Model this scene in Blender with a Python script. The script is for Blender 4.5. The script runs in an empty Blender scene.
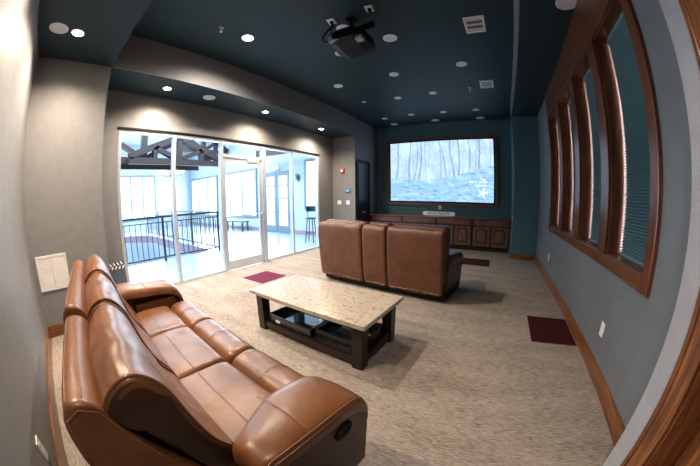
import bpy, bmesh, math, random
from mathutils import Vector, Matrix
random.seed(7)
SC = bpy.context.scene
COL = SC.collection
PI = math.pi

# ------------------------------------------------------------------ materials
def new_mat(name):
    m = bpy.data.materials.new(name); m.use_nodes = True
    nt = m.node_tree; b = nt.nodes['Principled BSDF']
    return m, nt, b

def rgb(c): return (c[0], c[1], c[2], 1.0)

def ramp(nt, stops):
    r = nt.nodes.new('ShaderNodeValToRGB'); e = r.color_ramp.elements
    while len(e) < len(stops): e.new(0.5)
    for i, (p, c) in enumerate(stops):
        e[i].position = p; e[i].color = rgb(c)
    return r

def coords(nt, scale=(1, 1, 1), kind='Object'):
    t = nt.nodes.new('ShaderNodeTexCoord'); mp = nt.nodes.new('ShaderNodeMapping')
    mp.inputs['Scale'].default_value = scale
    nt.links.new(t.outputs[kind], mp.inputs['Vector'])
    return mp.outputs['Vector']

def noise(nt, vec, scale, detail=4, rough=.55, dist=0):
    n = nt.nodes.new('ShaderNodeTexNoise')
    n.inputs['Scale'].default_value = scale; n.inputs['Detail'].default_value = detail
    n.inputs['Roughness'].default_value = rough; n.inputs['Distortion'].default_value = dist
    nt.links.new(vec, n.inputs['Vector'])
    return n.outputs['Fac']

def bump(nt, b, h, strength, dist=.01):
    n = nt.nodes.new('ShaderNodeBump'); n.inputs['Strength'].default_value = strength
    n.inputs['Distance'].default_value = dist
    nt.links.new(h, n.inputs['Height']); nt.links.new(n.outputs['Normal'], b.inputs['Normal'])
    return n

def plain(name, c, rough=.5, metal=0, spec=.5, nb=0, ns=60, coat=0):
    m, nt, b = new_mat(name)
    v = coords(nt)
    f = noise(nt, v, 9, 3)
    r = ramp(nt, [(.3, [x*.93 for x in c]), (.7, [min(1, x*1.05) for x in c])])
    nt.links.new(f, r.inputs['Fac']); nt.links.new(r.outputs['Color'], b.inputs['Base Color'])
    b.inputs['Roughness'].default_value = rough; b.inputs['Metallic'].default_value = metal
    b.inputs['Specular IOR Level'].default_value = spec
    b.inputs['Coat Weight'].default_value = coat
    if nb: bump(nt, b, noise(nt, v, ns, 4), nb, .004)
    return m

def wood(name, axis, dark, mid, light, rough=.32, scale=1.0, coat=.25):
    m, nt, b = new_mat(name)
    s = [11*scale]*3; s[axis] = .9*scale
    v = coords(nt, s)
    f1 = noise(nt, v, 1.6, 5, .6, 1.6)
    s2 = [60*scale]*3; s2[axis] = 2.0*scale
    f2 = noise(nt, coords(nt, s2), 1.5, 3, .6, .4)
    mx = nt.nodes.new('ShaderNodeMix'); mx.inputs['Factor'].default_value = .35
    nt.links.new(f1, mx.inputs['A']); nt.links.new(f2, mx.inputs['B'])
    r = ramp(nt, [(.28, dark), (.5, mid), (.72, light)])
    nt.links.new(mx.outputs['Result'], r.inputs['Fac']); nt.links.new(r.outputs['Color'], b.inputs['Base Color'])
    b.inputs['Roughness'].default_value = rough; b.inputs['Coat Weight'].default_value = coat
    b.inputs['Coat Roughness'].default_value = .2
    bump(nt, b, mx.outputs['Result'], .12, .003)
    return m

def leather(name, dark, mid, light, rough, bs=.25, crease=.16):
    m, nt, b = new_mat(name)
    v = coords(nt)
    f = noise(nt, v, 5, 6, .6, .6)
    r = ramp(nt, [(.28, dark), (.5, mid), (.75, light)])
    nt.links.new(f, r.inputs['Fac']); nt.links.new(r.outputs['Color'], b.inputs['Base Color'])
    rr = nt.nodes.new('ShaderNodeMapRange'); rr.inputs['To Min'].default_value = rough-.05; rr.inputs['To Max'].default_value = rough+.1
    nt.links.new(noise(nt, v, 14, 4), rr.inputs['Value']); nt.links.new(rr.outputs['Result'], b.inputs['Roughness'])
    vo = nt.nodes.new('ShaderNodeTexVoronoi'); vo.inputs['Scale'].default_value = 260; nt.links.new(v, vo.inputs['Vector'])
    w = noise(nt, v, 6, 3, .5, .5)
    b1 = nt.nodes.new('ShaderNodeBump'); b1.inputs['Strength'].default_value = bs*.35; b1.inputs['Distance'].default_value = .0015
    nt.links.new(vo.outputs['Distance'], b1.inputs['Height'])
    b2 = nt.nodes.new('ShaderNodeBump'); b2.inputs['Strength'].default_value = crease; b2.inputs['Distance'].default_value = .03
    nt.links.new(w, b2.inputs['Height']); nt.links.new(b1.outputs['Normal'], b2.inputs['Normal'])
    nt.links.new(b2.outputs['Normal'], b.inputs['Normal'])
    return m

def emit(name, c, s):
    m = bpy.data.materials.new(name); m.use_nodes = True
    nt = m.node_tree; nt.nodes.clear()
    o = nt.nodes.new('ShaderNodeOutputMaterial'); e = nt.nodes.new('ShaderNodeEmission')
    e.inputs['Color'].default_value = rgb(c); e.inputs['Strength'].default_value = s
    nt.links.new(e.outputs[0], o.inputs[0])
    return m

def glass(name, tint=(.93, .97, 1), ior=1.45):
    m = bpy.data.materials.new(name); m.use_nodes = True
    nt = m.node_tree; nt.nodes.clear()
    o = nt.nodes.new('ShaderNodeOutputMaterial'); t = nt.nodes.new('ShaderNodeBsdfTransparent')
    g = nt.nodes.new('ShaderNodeBsdfGlossy'); f = nt.nodes.new('ShaderNodeFresnel'); mx = nt.nodes.new('ShaderNodeMixShader')
    t.inputs['Color'].default_value = rgb(tint); g.inputs['Roughness'].default_value = .02; f.inputs['IOR'].default_value = ior
    ge = nt.nodes.new('ShaderNodeNewGeometry'); iv = nt.nodes.new('ShaderNodeMath'); iv.operation = 'SUBTRACT'; iv.inputs[0].default_value = 1
    mu = nt.nodes.new('ShaderNodeMath'); mu.operation = 'MULTIPLY'
    nt.links.new(ge.outputs['Backfacing'], iv.inputs[1]); nt.links.new(iv.outputs[0], mu.inputs[0]); nt.links.new(f.outputs[0], mu.inputs[1])
    nt.links.new(mu.outputs[0], mx.inputs[0]); nt.links.new(t.outputs[0], mx.inputs[1]); nt.links.new(g.outputs[0], mx.inputs[2])
    nt.links.new(mx.outputs[0], o.inputs[0])
    return m

def carpet_mat():
    m, nt, b = new_mat('carpet_loops')
    v1 = coords(nt, (9, 80, 60)); f1 = noise(nt, v1, 1.6, 4, .7, .3)
    f2 = noise(nt, coords(nt, (28, 170, 60)), 1.5, 3, .6)
    f3 = noise(nt, coords(nt, (1.2, 4, 4)), 1.2, 2)
    mx = nt.nodes.new('ShaderNodeMix'); mx.inputs['Factor'].default_value = .30
    nt.links.new(f1, mx.inputs['A']); nt.links.new(f2, mx.inputs['B'])
    m2 = nt.nodes.new('ShaderNodeMix'); m2.inputs['Factor'].default_value = .15
    nt.links.new(mx.outputs['Result'], m2.inputs['A']); nt.links.new(f3, m2.inputs['B'])
    r = ramp(nt, [(.35, (.055, .040, .031)), (.43, (.165, .133, .109)), (.50, (.27, .225, .188)), (.62, (.385, .332, .288))])
    nt.links.new(m2.outputs['Result'], r.inputs['Fac']); nt.links.new(r.outputs['Color'], b.inputs['Base Color'])
    b.inputs['Roughness'].default_value = .95; b.inputs['Specular IOR Level'].default_value = .1
    bump(nt, b, mx.outputs['Result'], .5, .006)
    return m

def granite_mat():
    m, nt, b = new_mat('cream_granite')
    v = coords(nt)
    f = noise(nt, v, 34, 7, .72, .8)
    r = ramp(nt, [(.30, (.07, .045, .03)), (.39, (.24, .18, .125)), (.46, (.40, .335, .265)), (.60, (.46, .40, .33)), (.72, (.31, .24, .17))])
    nt.links.new(f, r.inputs['Fac'])
    f2 = noise(nt, v, 90, 3, .7); r2 = ramp(nt, [(.30, (.35, .25, .18)), (.37, (1, 1, 1))])
    nt.links.new(f2, r2.inputs['Fac'])
    mx = nt.nodes.new('ShaderNodeMix'); mx.data_type = 'RGBA'; mx.blend_type = 'MULTIPLY'; mx.inputs['Factor'].default_value = .8
    nt.links.new(r.outputs['Color'], mx.inputs[6]); nt.links.new(r2.outputs['Color'], mx.inputs[7])
    nt.links.new(mx.outputs[2], b.inputs['Base Color'])
    b.inputs['Roughness'].default_value = .22
    return m

M = {}
M['paint'] = plain('grey_wall_paint', (.195, .197, .205), .5, spec=.35, nb=.35, ns=90)
M['ceil'] = plain('dark_ceiling_paint', (.013, .031, .040), .55, spec=.3, nb=.2, ns=90)
M['frontpaint'] = plain('screen_lit_wall_paint', (.055, .135, .17), .5, spec=.3, nb=.3, ns=90)  # wall grey darkened and tinted teal to imitate dim screen light
M['rightpaint'] = plain('dim_lit_wall_paint', (.140, .150, .160), .5, spec=.35, nb=.35, ns=90)  # wall grey toned down and bluish in place of weaker, bluer light
for i, a in enumerate('xyz'): M['win_'+a] = wood('shaded_stained_wood_'+a, i, (.020, .007, .003), (.105, .031, .010), (.24, .085, .027))  # window trim wood, darkened to carry the poor light on that wall
M['entrypaint'] = plain('lamp_lit_textured_paint', (.34, .33, .345), .55, spec=.3, nb=.9, ns=55)  # textured wall paint, lightened to imitate lamp light by the entry
M['carpet'] = carpet_mat()
WD, WM, WL = (.024, .008, .004), (.16, .052, .017), (.38, .145, .044)
for i, a in enumerate('xyz'): M['wood_'+a] = wood('stained_wood_'+a, i, WD, WM, WL)
CD, CM, CL = (.03, .012, .009), (.115, .048, .030), (.22, .10, .06)
for i, a in enumerate('xyz'): M['cab_'+a] = wood('cabinet_wood_'+a, i, CD, CM, CL, .4)
for i, a in enumerate('xyz'): M['esp_'+a] = wood('espresso_wood_'+a, i, (.006, .003, .0025), (.011, .006, .0045), (.018, .010, .007), .4, 1.0, .0)
for i, a in enumerate('xyz'): M['beam_'+a] = wood('truss_wood_'+a, i, (.016, .009, .009), (.03, .017, .016), (.045, .026, .024), .6, coat=0)
M['leather'] = leather('caramel_leather', (.082, .028, .009), (.132, .047, .0145), (.19, .072, .024), .34)
M['leather_dark'] = leather('shaded_leather_panel', (.018, .008, .004), (.027, .011, .005), (.04, .017, .008), .36)  # sofa leather darkened to put shade on the camera-facing end
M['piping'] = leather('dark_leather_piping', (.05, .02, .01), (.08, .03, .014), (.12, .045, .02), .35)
M['stitch'] = plain('tan_stitching', (.24, .11, .05), .6)
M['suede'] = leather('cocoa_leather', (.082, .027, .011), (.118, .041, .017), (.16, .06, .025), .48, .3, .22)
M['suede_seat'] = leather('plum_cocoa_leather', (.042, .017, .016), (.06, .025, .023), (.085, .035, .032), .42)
M['granite'] = granite_mat()
M['trayblack'] = plain('black_tray_lacquer', (.010, .011, .014), .18, coat=.4)
M['black'] = plain('black_plastic', (.0025, .003, .0035), .5, spec=.2)
M['blackgloss'] = plain('black_lacquer', (.007, .008, .010), .3)
M['white'] = plain('white_plastic', (.72, .72, .74), .45)
M['vent'] = plain('white_enamel', (.70, .68, .67), .5)
M['disc'] = plain('milky_lens', (.62, .62, .68), .45)
M['alu'] = plain('brushed_aluminium', (.60, .66, .74), .32, metal=.5)
M['maroon'] = plain('maroon_carpet', (.042, .007, .009), .95, spec=.1, nb=.8, ns=240)
M['rose'] = plain('burgundy_carpet', (.11, .016, .04), .95, spec=.1, nb=.8, ns=240)
M['glass'] = glass('clear_glass')
M['darkglass'] = plain('dark_mirror_glass', (.02, .05, .07), .06, spec=.9, coat=1)
M['blind'] = plain('teal_pleated_fabric', (.10, .19, .22), .7, spec=.2)
M['red'] = plain('alarm_red', (.6, .02, .015), .35)
M['alarmlens'] = plain('clear_strobe_lens', (.85, .85, .85), .2)
M['lcd'] = emit('thermostat_screen', (.12, .45, .75), .9)
M['steel'] = plain('teal_black_steel', (.012, .035, .05), .4)
M['lobbywall'] = plain('pale_plaster', (.40, .48, .55), .8)
M['lobbyfloor'] = plain('pale_polished_floor', (.32, .39, .45), .22)
M['lobbyframe'] = plain('slate_window_frame', (.13, .19, .25), .5)
M['fascia'] = plain('rosy_wood_fascia', (.30, .23, .30), .5)
M['day'] = emit('bright_daylight_window', (.86, .94, 1.0), 2.4)
M['dayv'] = emit('violet_daylight_window', (.90, .87, 1.0), 30.0)
M['lit'] = emit('lit_lamp_lens', (1.0, .86, .66), 22.0)
M['shade'] = emit('lit_glass_shade', (1.0, .97, .92), 1.6)
M['ink'] = plain('black_ink', (.02, .02, .025), .6)
M['signwhite'] = plain('white_painted_board', (.93, .94, .94), .5)
M['paleblue'] = plain('painted_glint_blue', (.22, .32, .40), .3)  # pale tone that paints glints onto the projector vents
M['bluegrey'] = plain('blue_grey_slate', (.10, .13, .17), .4)

# ------------------------------------------------------------------ mesh helpers
def link(o, parent=None):
    COL.objects.link(o)
    if parent is not None: o.parent = parent
    return o

def obj(name, bm, mat, parent=None, smooth=False, loc=None, rot=None):
    bmesh.ops.recalc_face_normals(bm, faces=bm.faces[:])
    me = bpy.data.meshes.new(name); bm.to_mesh(me); bm.free()
    if smooth:
        for p in me.polygons: p.use_smooth = True
    me.materials.append(mat)
    o = bpy.data.objects.new(name, me)
    if loc: o.location = loc
    if rot: o.rotation_euler = rot
    return link(o, parent)

def tag(o, label, cat, group=None):
    o['label'] = label; o['category'] = cat
    if group: o['group'] = group
    return o

def thing(name, label, cat, loc=(0, 0, 0), rz=0, group=None):
    o = bpy.data.objects.new(name, None); o.empty_display_size = .1
    o.location = loc; o.rotation_euler = (0, 0, rz)
    COL.objects.link(o)
    return tag(o, label, cat, group)

def struct(name, bm, mat, parent=None, smooth=False):
    o = obj(name, bm, mat, parent, smooth)
    if parent is None: o['kind'] = 'structure'
    return o

def dup(root, label=None, group=None, loc=None, rz=None):
    r = root.copy(); COL.objects.link(r)
    if loc is not None: r.location = loc
    if rz is not None: r.rotation_euler = (0, 0, rz)
    if label: r['label'] = label
    if group: r['group'] = group
    for ch in list(root.children):
        c = ch.copy(); COL.objects.link(c); c.parent = r
        for g in list(ch.children):
            d = g.copy(); COL.objects.link(d); d.parent = c
    return r

def BM(): return bmesh.new()

def box(bm, x0, x1, y0, y1, z0, z1, bev=0, seg=2):
    r = bmesh.ops.create_cube(bm, size=1)
    vs = r['verts']
    for v in vs:
        v.co = Vector(((x0+x1)/2+v.co.x*(x1-x0), (y0+y1)/2+v.co.y*(y1-y0), (z0+z1)/2+v.co.z*(z1-z0)))
    if bev:
        es = list({e for v in vs for e in v.link_edges})
        bmesh.ops.bevel(bm, geom=es, offset=bev, segments=seg, profile=.6, affect='EDGES', clamp_overlap=True)
    return bm

def loft(bm, rings, cap=True, closed=True):
    R = [[bm.verts.new(p) for p in r] for r in rings]
    n = len(R[0])
    for a, b in zip(R, R[1:]):
        for i in range(n if closed else n-1):
            j = (i+1) % n
            bm.faces.new((a[i], a[j], b[j], b[i]))
    if cap and closed:
        for r in (R[0], R[-1]):
            c = bm.verts.new(sum((v.co for v in r), Vector())/n)
            for i in range(n): bm.faces.new((r[i], r[(i+1) % n], c))
    return bm

def tube(bm, pts, r, n=8, closed=False):
    pts = [Vector(p) for p in pts]; rings = []
    up = Vector((0, 0, 1)); N = len(pts)
    for i, p in enumerate(pts):
        if closed: d = pts[(i+1) % N]-pts[i-1]
        else: d = pts[min(i+1, N-1)]-pts[max(i-1, 0)]
        d.normalize()
        a = d.cross(up)
        if a.length < 1e-3: a = d.cross(Vector((1, 0, 0)))
        a.normalize(); b = a.cross(d)
        rings.append([p+a*r*math.cos(2*PI*k/n)+b*r*math.sin(2*PI*k/n) for k in range(n)])
    if closed: rings.append(rings[0]); loft(bm, rings, cap=False); bmesh.ops.remove_doubles(bm, verts=bm.verts[:], dist=1e-6)
    else: loft(bm, rings)
    return bm

def cyl(bm, c, r, h, n=24, axis=2, r2=None):
    r2 = r if r2 is None else r2
    rings = []
    for t, rr in ((0, r), (h, r2)):
        ring = []
        for k in range(n):
            a = 2*PI*k/n; u, w = rr*math.cos(a), rr*math.sin(a)
            p = {2: (u, w, t), 1: (u, t, w), 0: (t, u, w)}[axis]
            ring.append(Vector(c)+Vector(p))
        rings.append(ring)
    return loft(bm, rings)

def lathe(bm, prof, n=24, c=(0, 0, 0)):
    rings = [[Vector(c)+Vector((r*math.cos(2*PI*k/n), r*math.sin(2*PI*k/n), z)) for k in range(n)] for r, z in prof]
    return loft(bm, rings)

def spline(P, n):
    """closed Catmull-Rom resample of 2-D points"""
    N = len(P); out = []
    for i in range(n):
        t = i*N/n; k = int(t); f = t-k
        p0, p1, p2, p3 = P[(k-1) % N], P[k % N], P[(k+1) % N], P[(k+2) % N]
        out.append(tuple(.5*((2*p1[d])+(-p0[d]+p2[d])*f+(2*p0[d]-5*p1[d]+4*p2[d]-p3[d])*f*f+(-p0[d]+3*p1[d]-3*p2[d]+p3[d])*f**3) for d in (0, 1)))
    return out

def rrect(a0, a1, b0, b1, r, k=4):
    P = []
    for ca, cb, s in ((a1-r, b1-r, 0), (a0+r, b1-r, 1), (a0+r, b0+r, 2), (a1-r, b0+r, 3)):
        for i in range(k+1):
            t = (s+i/k)*PI/2
            P.append((ca+r*math.cos(t), cb+r*math.sin(t)))
    return P

def sweep(bm, prof, t0, t1, fmap, r=.04, puff=0., n=14, jitter=0, seed=0, rnd=1.0, gather=0, back=None):
    """profile (a,b) swept from t0 to t1, with rounded ends and a slight swell in the middle"""
    rg = random.Random(seed)
    ca = sum(p[0] for p in prof)/len(prof); cb = sum(p[1] for p in prof)/len(prof)
    ha = (max(p[0] for p in prof)-min(p[0] for p in prof))/2; hb = (max(p[1] for p in prof)-min(p[1] for p in prof))/2
    L = t1-t0; ts = []
    for i in range(7): ts.append(t0+r*(1-math.cos(i/6*PI/2)))
    if gather:
        for i in range(1, 9): ts.append(t0+r+i*.012)
    m0, m1 = ts[-1], t1-r-(.096 if gather else 0)
    for i in range(1, n): ts.append(m0+(m1-m0)*i/n)
    if gather:
        for i in range(8, 0, -1): ts.append(t1-r-i*.012)
    for i in range(7): ts.append(t1-r*(1-math.cos((6-i)/6*PI/2)))
    rings = []
    for t in ts:
        d = min(t-t0, t1-t)
        off = r*(1-math.sqrt(max(0, 1-(1-min(1, d/r))**2)))*rnd
        sa = (ha-min(off, ha*.9))/ha; sb = (hb-min(off, hb*.9))/hb
        w = 1+puff*math.sin(PI*max(0, min(1, (t-t0)/L)))**.6
        ring = []
        for j, (a, b) in enumerate(prof):
            g = 0
            if gather and r < d < r+.12:
                g = gather*math.sin(j*2.1+.7*math.sin(j))*math.exp(-(d-r)/.05)
            wa = sa*w+g/ha*1; wb = sb*w+g/hb*1
            ring.append(Vector(fmap(t, ca+(a-ca)*wa, cb+(b-cb)*wb)))
        rings.append(ring)
    loft(bm, rings)
    if jitter:
        from mathutils import noise as mn
        for v in bm.verts:
            k = mn.noise(v.co*6+Vector((seed, 0, 0)))+.5*mn.noise(v.co*14)
            dirn = Vector((mn.noise(v.co*5+Vector((9, 0, 0))), mn.noise(v.co*5+Vector((0, 9, 0))), 1+mn.noise(v.co*5)))
            v.co += dirn*(jitter*k)
    return bm

UV_ = lambda t, a, b: (t, a, b)       # sweep along x, profile in (y, z)
VV_ = lambda t, a, b: (a, t, b)       # sweep along y, profile in (x, z)

# ------------------------------------------------------------------ room dimensions (metres)
XR, XG, XL, YR = 1.064, -4.564, -3.766, -.479
YF = 8.02; ZC = 3.73; ZS = 3.206; ZRS = 3.444
XS, YS = .932, 1.20
YP = 6.79; XP = .43; YA = 6.58; XD = -3.80

bm = BM(); box(bm, XG-.0, 1.6, -1.2, YF+.2, -.12, 0); struct('floor', bm, M['carpet'])
bm = BM(); box(bm, XL-.3, XP, .50, YF, ZC, ZC+.15); struct('ceiling', bm, M['ceil'])
bm = BM(); box(bm, XL-.03, 1.6, YR-.2, .50, ZS, ZC+.15); box(bm, XG-.14, XL, .483, YA, ZS, ZC+.15); struct('ceiling_soffit_left', bm, M['ceil'])
bm = BM(); box(bm, XP, 1.6, .50, YF, ZRS, ZC+.15); struct('ceiling_soffit_right', bm, M['ceil'])
bm = BM(); box(bm, XL, XL+.012, .50, YA, ZS, ZC); struct('wall_soffit_left', bm, M['paint'])
bm = BM(); box(bm, XP-.012, XP, .50, YP, ZRS, ZC); struct('wall_soffit_right', bm, M['paint'])
bm = BM(); box(bm, XL-.8, 1.6, YR-.2, YR, 0, ZS); struct('wall_rear', bm, M['paint'])
bm = BM(); box(bm, XG-.14, XL, YR, .483, 0, ZC); struct('wall_left_return', bm, M['paint'])
# wall with the glass partition
GY0, GY1, GZ = .84, 5.90, 2.60
bm = BM()
box(bm, XG-.14, XG, .483, GY0, 0, ZS); box(bm, XG-.14, XG, GY1, YA, 0, ZS); box(bm, XG-.14, XG, GY0, GY1, GZ, ZS)
struct('wall_left', bm, M['paint'])
bm = BM(); box(bm, XG-.14, XD, YA, YF+.2, 0, ZC); struct('wall_alcove', bm, M['paint'])
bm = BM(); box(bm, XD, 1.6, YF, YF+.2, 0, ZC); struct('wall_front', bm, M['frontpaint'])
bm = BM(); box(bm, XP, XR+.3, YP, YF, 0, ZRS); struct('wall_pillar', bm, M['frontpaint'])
# right wall with one long window opening
WY0, WY1, WZ0, WZ1 = 1.77, 5.24, .985, 2.93
bm = BM()
box(bm, XR, XR+.3, YS, WY0, 0, ZRS); box(bm, XR, XR+.3, WY1, YP, 0, ZRS)
box(bm, XR, XR+.3, WY0, WY1, 0, WZ0); box(bm, XR, XR+.3, WY0, WY1, WZ1, ZRS)
struct('wall_right', bm, M['rightpaint'])
# thicker entry wall by the camera with a door in it
DY1 = .93
bm = BM(); box(bm, XS, XR+.3, DY1, YS, 0, ZRS); box(bm, XS, XR+.3, YR, DY1, 2.42, ZRS); struct('wall_entry', bm, M['entrypaint'])
d2 = BM(); box(d2, 1.09, 1.14, YR, DY1-.035, .0, 2.40); d2 = struct('door_2', d2, M['wood_z'])
bm = BM(); box(bm, XS+.002, XR+.2, DY1-.03, DY1, 0, 2.40); obj('door_jamb', bm, M['wood_z'], d2)
bm = BM(); box(bm, XS-.018, XS+.002, DY1-.02, 1.04, 0, 2.5, .006); box(bm, XS-.026, XS-.01, DY1+.075, 1.035, 0, 2.5, .005); obj('door_casing', bm, M['wood_z'], d2)
bm = BM(); box(bm, XS-.018, XS+.002, YR, DY1-.02, 2.39, 2.5, .006); obj('door_casing', bm, M['wood_y'], d2)
# baseboards
def baseboard(name, x0, x1, y0, y1, m):
    b_ = BM(); box(b_, x0, x1, y0, y1, 0, .14, .006); struct(name, b_, M[m])
baseboard('baseboard_right', XR-.02, XR, YS, YP-.02, 'wood_y')
baseboard('baseboard_rear', XL+.02, XS, YR, YR+.02, 'wood_x')
baseboard('baseboard_left', XL, XL+.02, YR, .483, 'wood_y')
baseboard('baseboard_front', XP-.02, XR-.02, YP-.02, YP, 'wood_x')
baseboard('baseboard_alcove', XG, XD, YA-.02, YA, 'wood_x')

# ------------------------------------------------------------------ window wall on the right
fr = BM()
for (y0, y1) in ((1.66, WY0), (WY1, 5.34)): box(fr, XR-.03, XR, y0, y1, .885, ZRS-.004, .006)
fr = struct('trim_1', fr, M['win_z'])
bm = BM(); box(bm, XR-.03, XR, WY0, WY1, .885, WZ0, .006); box(bm, XR-.03, XR, WY0, WY1, WZ1, ZRS-.004, .006); obj('casing_rail', bm, M['win_y'], fr)
bays = [(1.77, 2.50), (2.69, 3.41), (3.60, 4.32), (4.51, 5.24)]
words = ['nearest the entry casing', 'second from the entry casing', 'third from the entry casing', 'farthest along, nearest the pillar']
for i in range(3):
    bm = BM(); box(bm, XR-.03, XR+.16, bays[i][1], bays[i+1][0], WZ0, WZ1, .004); obj('mullion', bm, M['win_z'], fr)
for i, (y0, y1) in enumerate(bays):
    w = BM()
    box(w, XR, XR+.2, y0, y0+.012, WZ0, WZ1); box(w, XR, XR+.2, y1-.012, y1, WZ0, WZ1)
    w = struct('window_%d' % (i+1), w, M['win_z'])
    bm = BM(); box(bm, XR, XR+.2, y0+.012, y1-.012, WZ0, WZ0+.012); box(bm, XR, XR+.2, y0+.012, y1-.012, WZ1-.012, WZ1); obj('window_sill', bm, M['win_y'], w)
    bm = BM(); box(bm, XR+.215, XR+.225, y0, y1, WZ0, WZ1); obj('window_pane', bm, M['dayv'], w)
    for q0, q1 in ((y0+.012, y0+.026), (y1-.026, y1-.012)):
        bm = BM(); box(bm, XR+.150, XR+.214, q0, q1, WZ0+.012, WZ1-.012); obj('white_leak_strip', bm, M['white'], w)  # white strip added so the daylight leak beside the blind reads white
    # pleated blind
    t = thing('pleated_blind', 'closed teal pleated blind in the window bay '+words[i], 'window blind', (XR+.135, (y0+y1)/2, WZ0+.012), 0, 'pleated blinds in the right wall windows')
    b = BM(); n = 74; z1 = WZ1-WZ0-.024-.04; hw = (y1-y0)/2-.014
    L_ = []
    for k in range(n*2+1):
        x = .017 if k % 2 else -.017
        L_.append([b.verts.new((x, yy, .02+(z1-.02)*k/(2*n))) for yy in (-hw, hw-.012)])
    for p, q in zip(L_, L_[1:]): b.faces.new((p[0], p[1], q[1], q[0]))
    geo = bmesh.ops.extrude_face_region(b, geom=b.faces[:])
    for v in geo['geom']:
        if isinstance(v, bmesh.types.BMVert): v.co.x += .004
    obj('pleats', b, M['blind'], t)
    b = BM(); box(b, -.02, .02, -hw, hw-.004, z1, z1+.04, .004); obj('head_rail', b, M['blind'], t)
    b = BM(); box(b, -.014, .014, -hw, hw-.012, 0, .022, .004); obj('bottom_rail', b, M['blind'], t)

# ------------------------------------------------------------------ glass partition
gw = BM(); box(gw, XG-.10, XG-.01, GY0, GY1, GZ-.05, GZ); box(gw, XG-.10, XG-.01, GY0, 2.82, 0, .05); box(gw, XG-.10, XG-.01, 3.90, GY1, 0, .05)
gw = struct('window_5', gw, M['alu'])
muls = [GY0, 1.80, 2.79, 3.86, 4.82, GY1-.05]
wid = [.05, .055, .055, .10, .055, .05]
for y, wv in zip(muls, wid):
    bm = BM(); box(bm, XG-.105, XG-.005, y, y+wv, .0, GZ-.0, .004); obj('mullion', bm, M['alu'], gw)
bm = BM(); box(bm, XG-.10, XG-.01, 2.845, 3.86, 2.27, 2.33); obj('transom', bm, M['alu'], gw)
for i in range(5):
    y0, y1 = muls[i]+wid[i], muls[i+1]
    z0 = 2.33 if i == 2 else .05
    bm = BM(); box(bm, XG-.06, XG-.052, y0, y1, z0, GZ-.05); obj('pane', bm, M['glass'], gw)
dr = BM()
box(dr, XG-.08, XG-.03, 2.85, 2.92, .01, 2.265); box(dr, XG-.08, XG-.03, 3.79, 3.855, .01, 2.265)
box(dr, XG-.08, XG-.03, 2.92, 3.79, .01, .20); box(dr, XG-.08, XG-.03, 2.92, 3.79, 2.17, 2.265)
dr = struct('door_3', dr, M['alu'])
bm = BM(); box(bm, XG-.06, XG-.052, 2.92, 3.79, .20, 2.17); obj('pane', bm, M['glass'], dr)
bm = BM(); tube(bm, [(XG-.03, 2.89, 1.1), (XG+.03, 2.89, 1.1), (XG+.03, 3.82, 1.1), (XG-.03, 3.82, 1.1)], .014); obj('push_bar', bm, M['alu'], dr, True)
bm = BM(); box(bm, XG-.03, XG+.03, 3.45, 3.72, 2.19, 2.255, .008); obj('door_closer', bm, M['alu'], dr)
bm = BM(); box(bm, XG-.01, XG+.012, GY0-.03, GY1+.03, GZ, GZ+.035); struct('trim_2', bm, M['black'])

# black door in the short wall beside the screen
d1 = BM(); box(d1, XD, XD+.035, 6.72, 7.36, .01, 2.44, .004); d1 = struct('door_1', d1, M['blackgloss'])
bm = BM(); box(bm, XD, XD+.05, 6.64, 6.715, 0, 2.52, .004); box(bm, XD, XD+.05, 7.365, 7.43, 0, 2.52, .004); box(bm, XD, XD+.05, 6.715, 7.365, 2.445, 2.52, .004); obj('door_frame', bm, M['black'], d1)
bm = BM(); cyl(bm, (XD+.035, 6.98, .98), .025, .03, 16, 0); tube(bm, [(XD+.07, 6.98, .98), (XD+.075, 7.08, .98)], .011); obj('door_handle', bm, M['alu'], d1, True)

# ------------------------------------------------------------------ lobby beyond the glass
LX, LY0, LY1, LZ = -16.75, -3.2, 7.8, 4.9
WX1, WX0, WYA, WYB = -6.95, -14.5, -2.2, 3.9         # stair well
bm = BM()
out = [(LX-.1, LY0-.1), (XG, LY0-.1), (XG, LY1+.1), (LX-.1, LY1+.1)]
hole = []
rr = .5
for cx, cy, s in ((WX1-rr, WYB-rr, 0), (WX0+2.0, WYB-2.0, 1), (WX0+2.0, WYA+2.0, 2), (WX1-rr, WYA+rr, 3)):
    q = rr if s in (0, 3) else 2.0
    for k in range(9):
        a = (s+k/8)*PI/2; hole.append((cx+q*math.cos(a), cy+q*math.sin(a)))
es = []
for loop in (out, hole):
    vs = [bm.verts.new((x, y, 0)) for x, y in loop]
    for i in range(len(vs)): es.append(bm.edges.new((vs[i], vs[(i+1) % len(vs)])))
bmesh.ops.triangle_fill(bm, edges=es, use_beauty=True)
struct('floor_lobby', bm, M['lobbyfloor'])
bm = BM(); loft(bm, [[Vector((x, y, z)) for x, y in hole] for z in (-.001, -.32)], cap=False); struct('trim_3', bm, M['fascia'])
bm = BM(); loft(bm, [[Vector((x, y, z)) for x, y in hole] for z in (-.32, -2.9)], cap=False); struct('wall_stairwell', bm, M['lobbywall'])
bm = BM(); box(bm, WX0-.2, WX1+.2, WYA-.2, WYB+.2, -3.0, -2.9); struct('floor_lower', bm, M['lobbyfloor'])
bm = BM(); box(bm, LX-.2, XG-.14, LY0-.2, LY1+.2, LZ, LZ+.1); struct('ceiling_lobby', bm, M['lobbywall'])
bm = BM(); box(bm, LX-.2, LX, LY0, LY1, -.05, LZ); struct('wall_lobby_far', bm, M['lobbywall'])
bm = BM(); box(bm, LX-.2, XG-.14, LY1, LY1+.2, -.05, LZ); struct('wall_lobby_side', bm, M['lobbywall'])
bm = BM(); box(bm, LX-.2, XG-.14, LY0-.2, LY0, -.05, LZ); struct('wall_lobby_rear', bm, M['lobbywall'])
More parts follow.
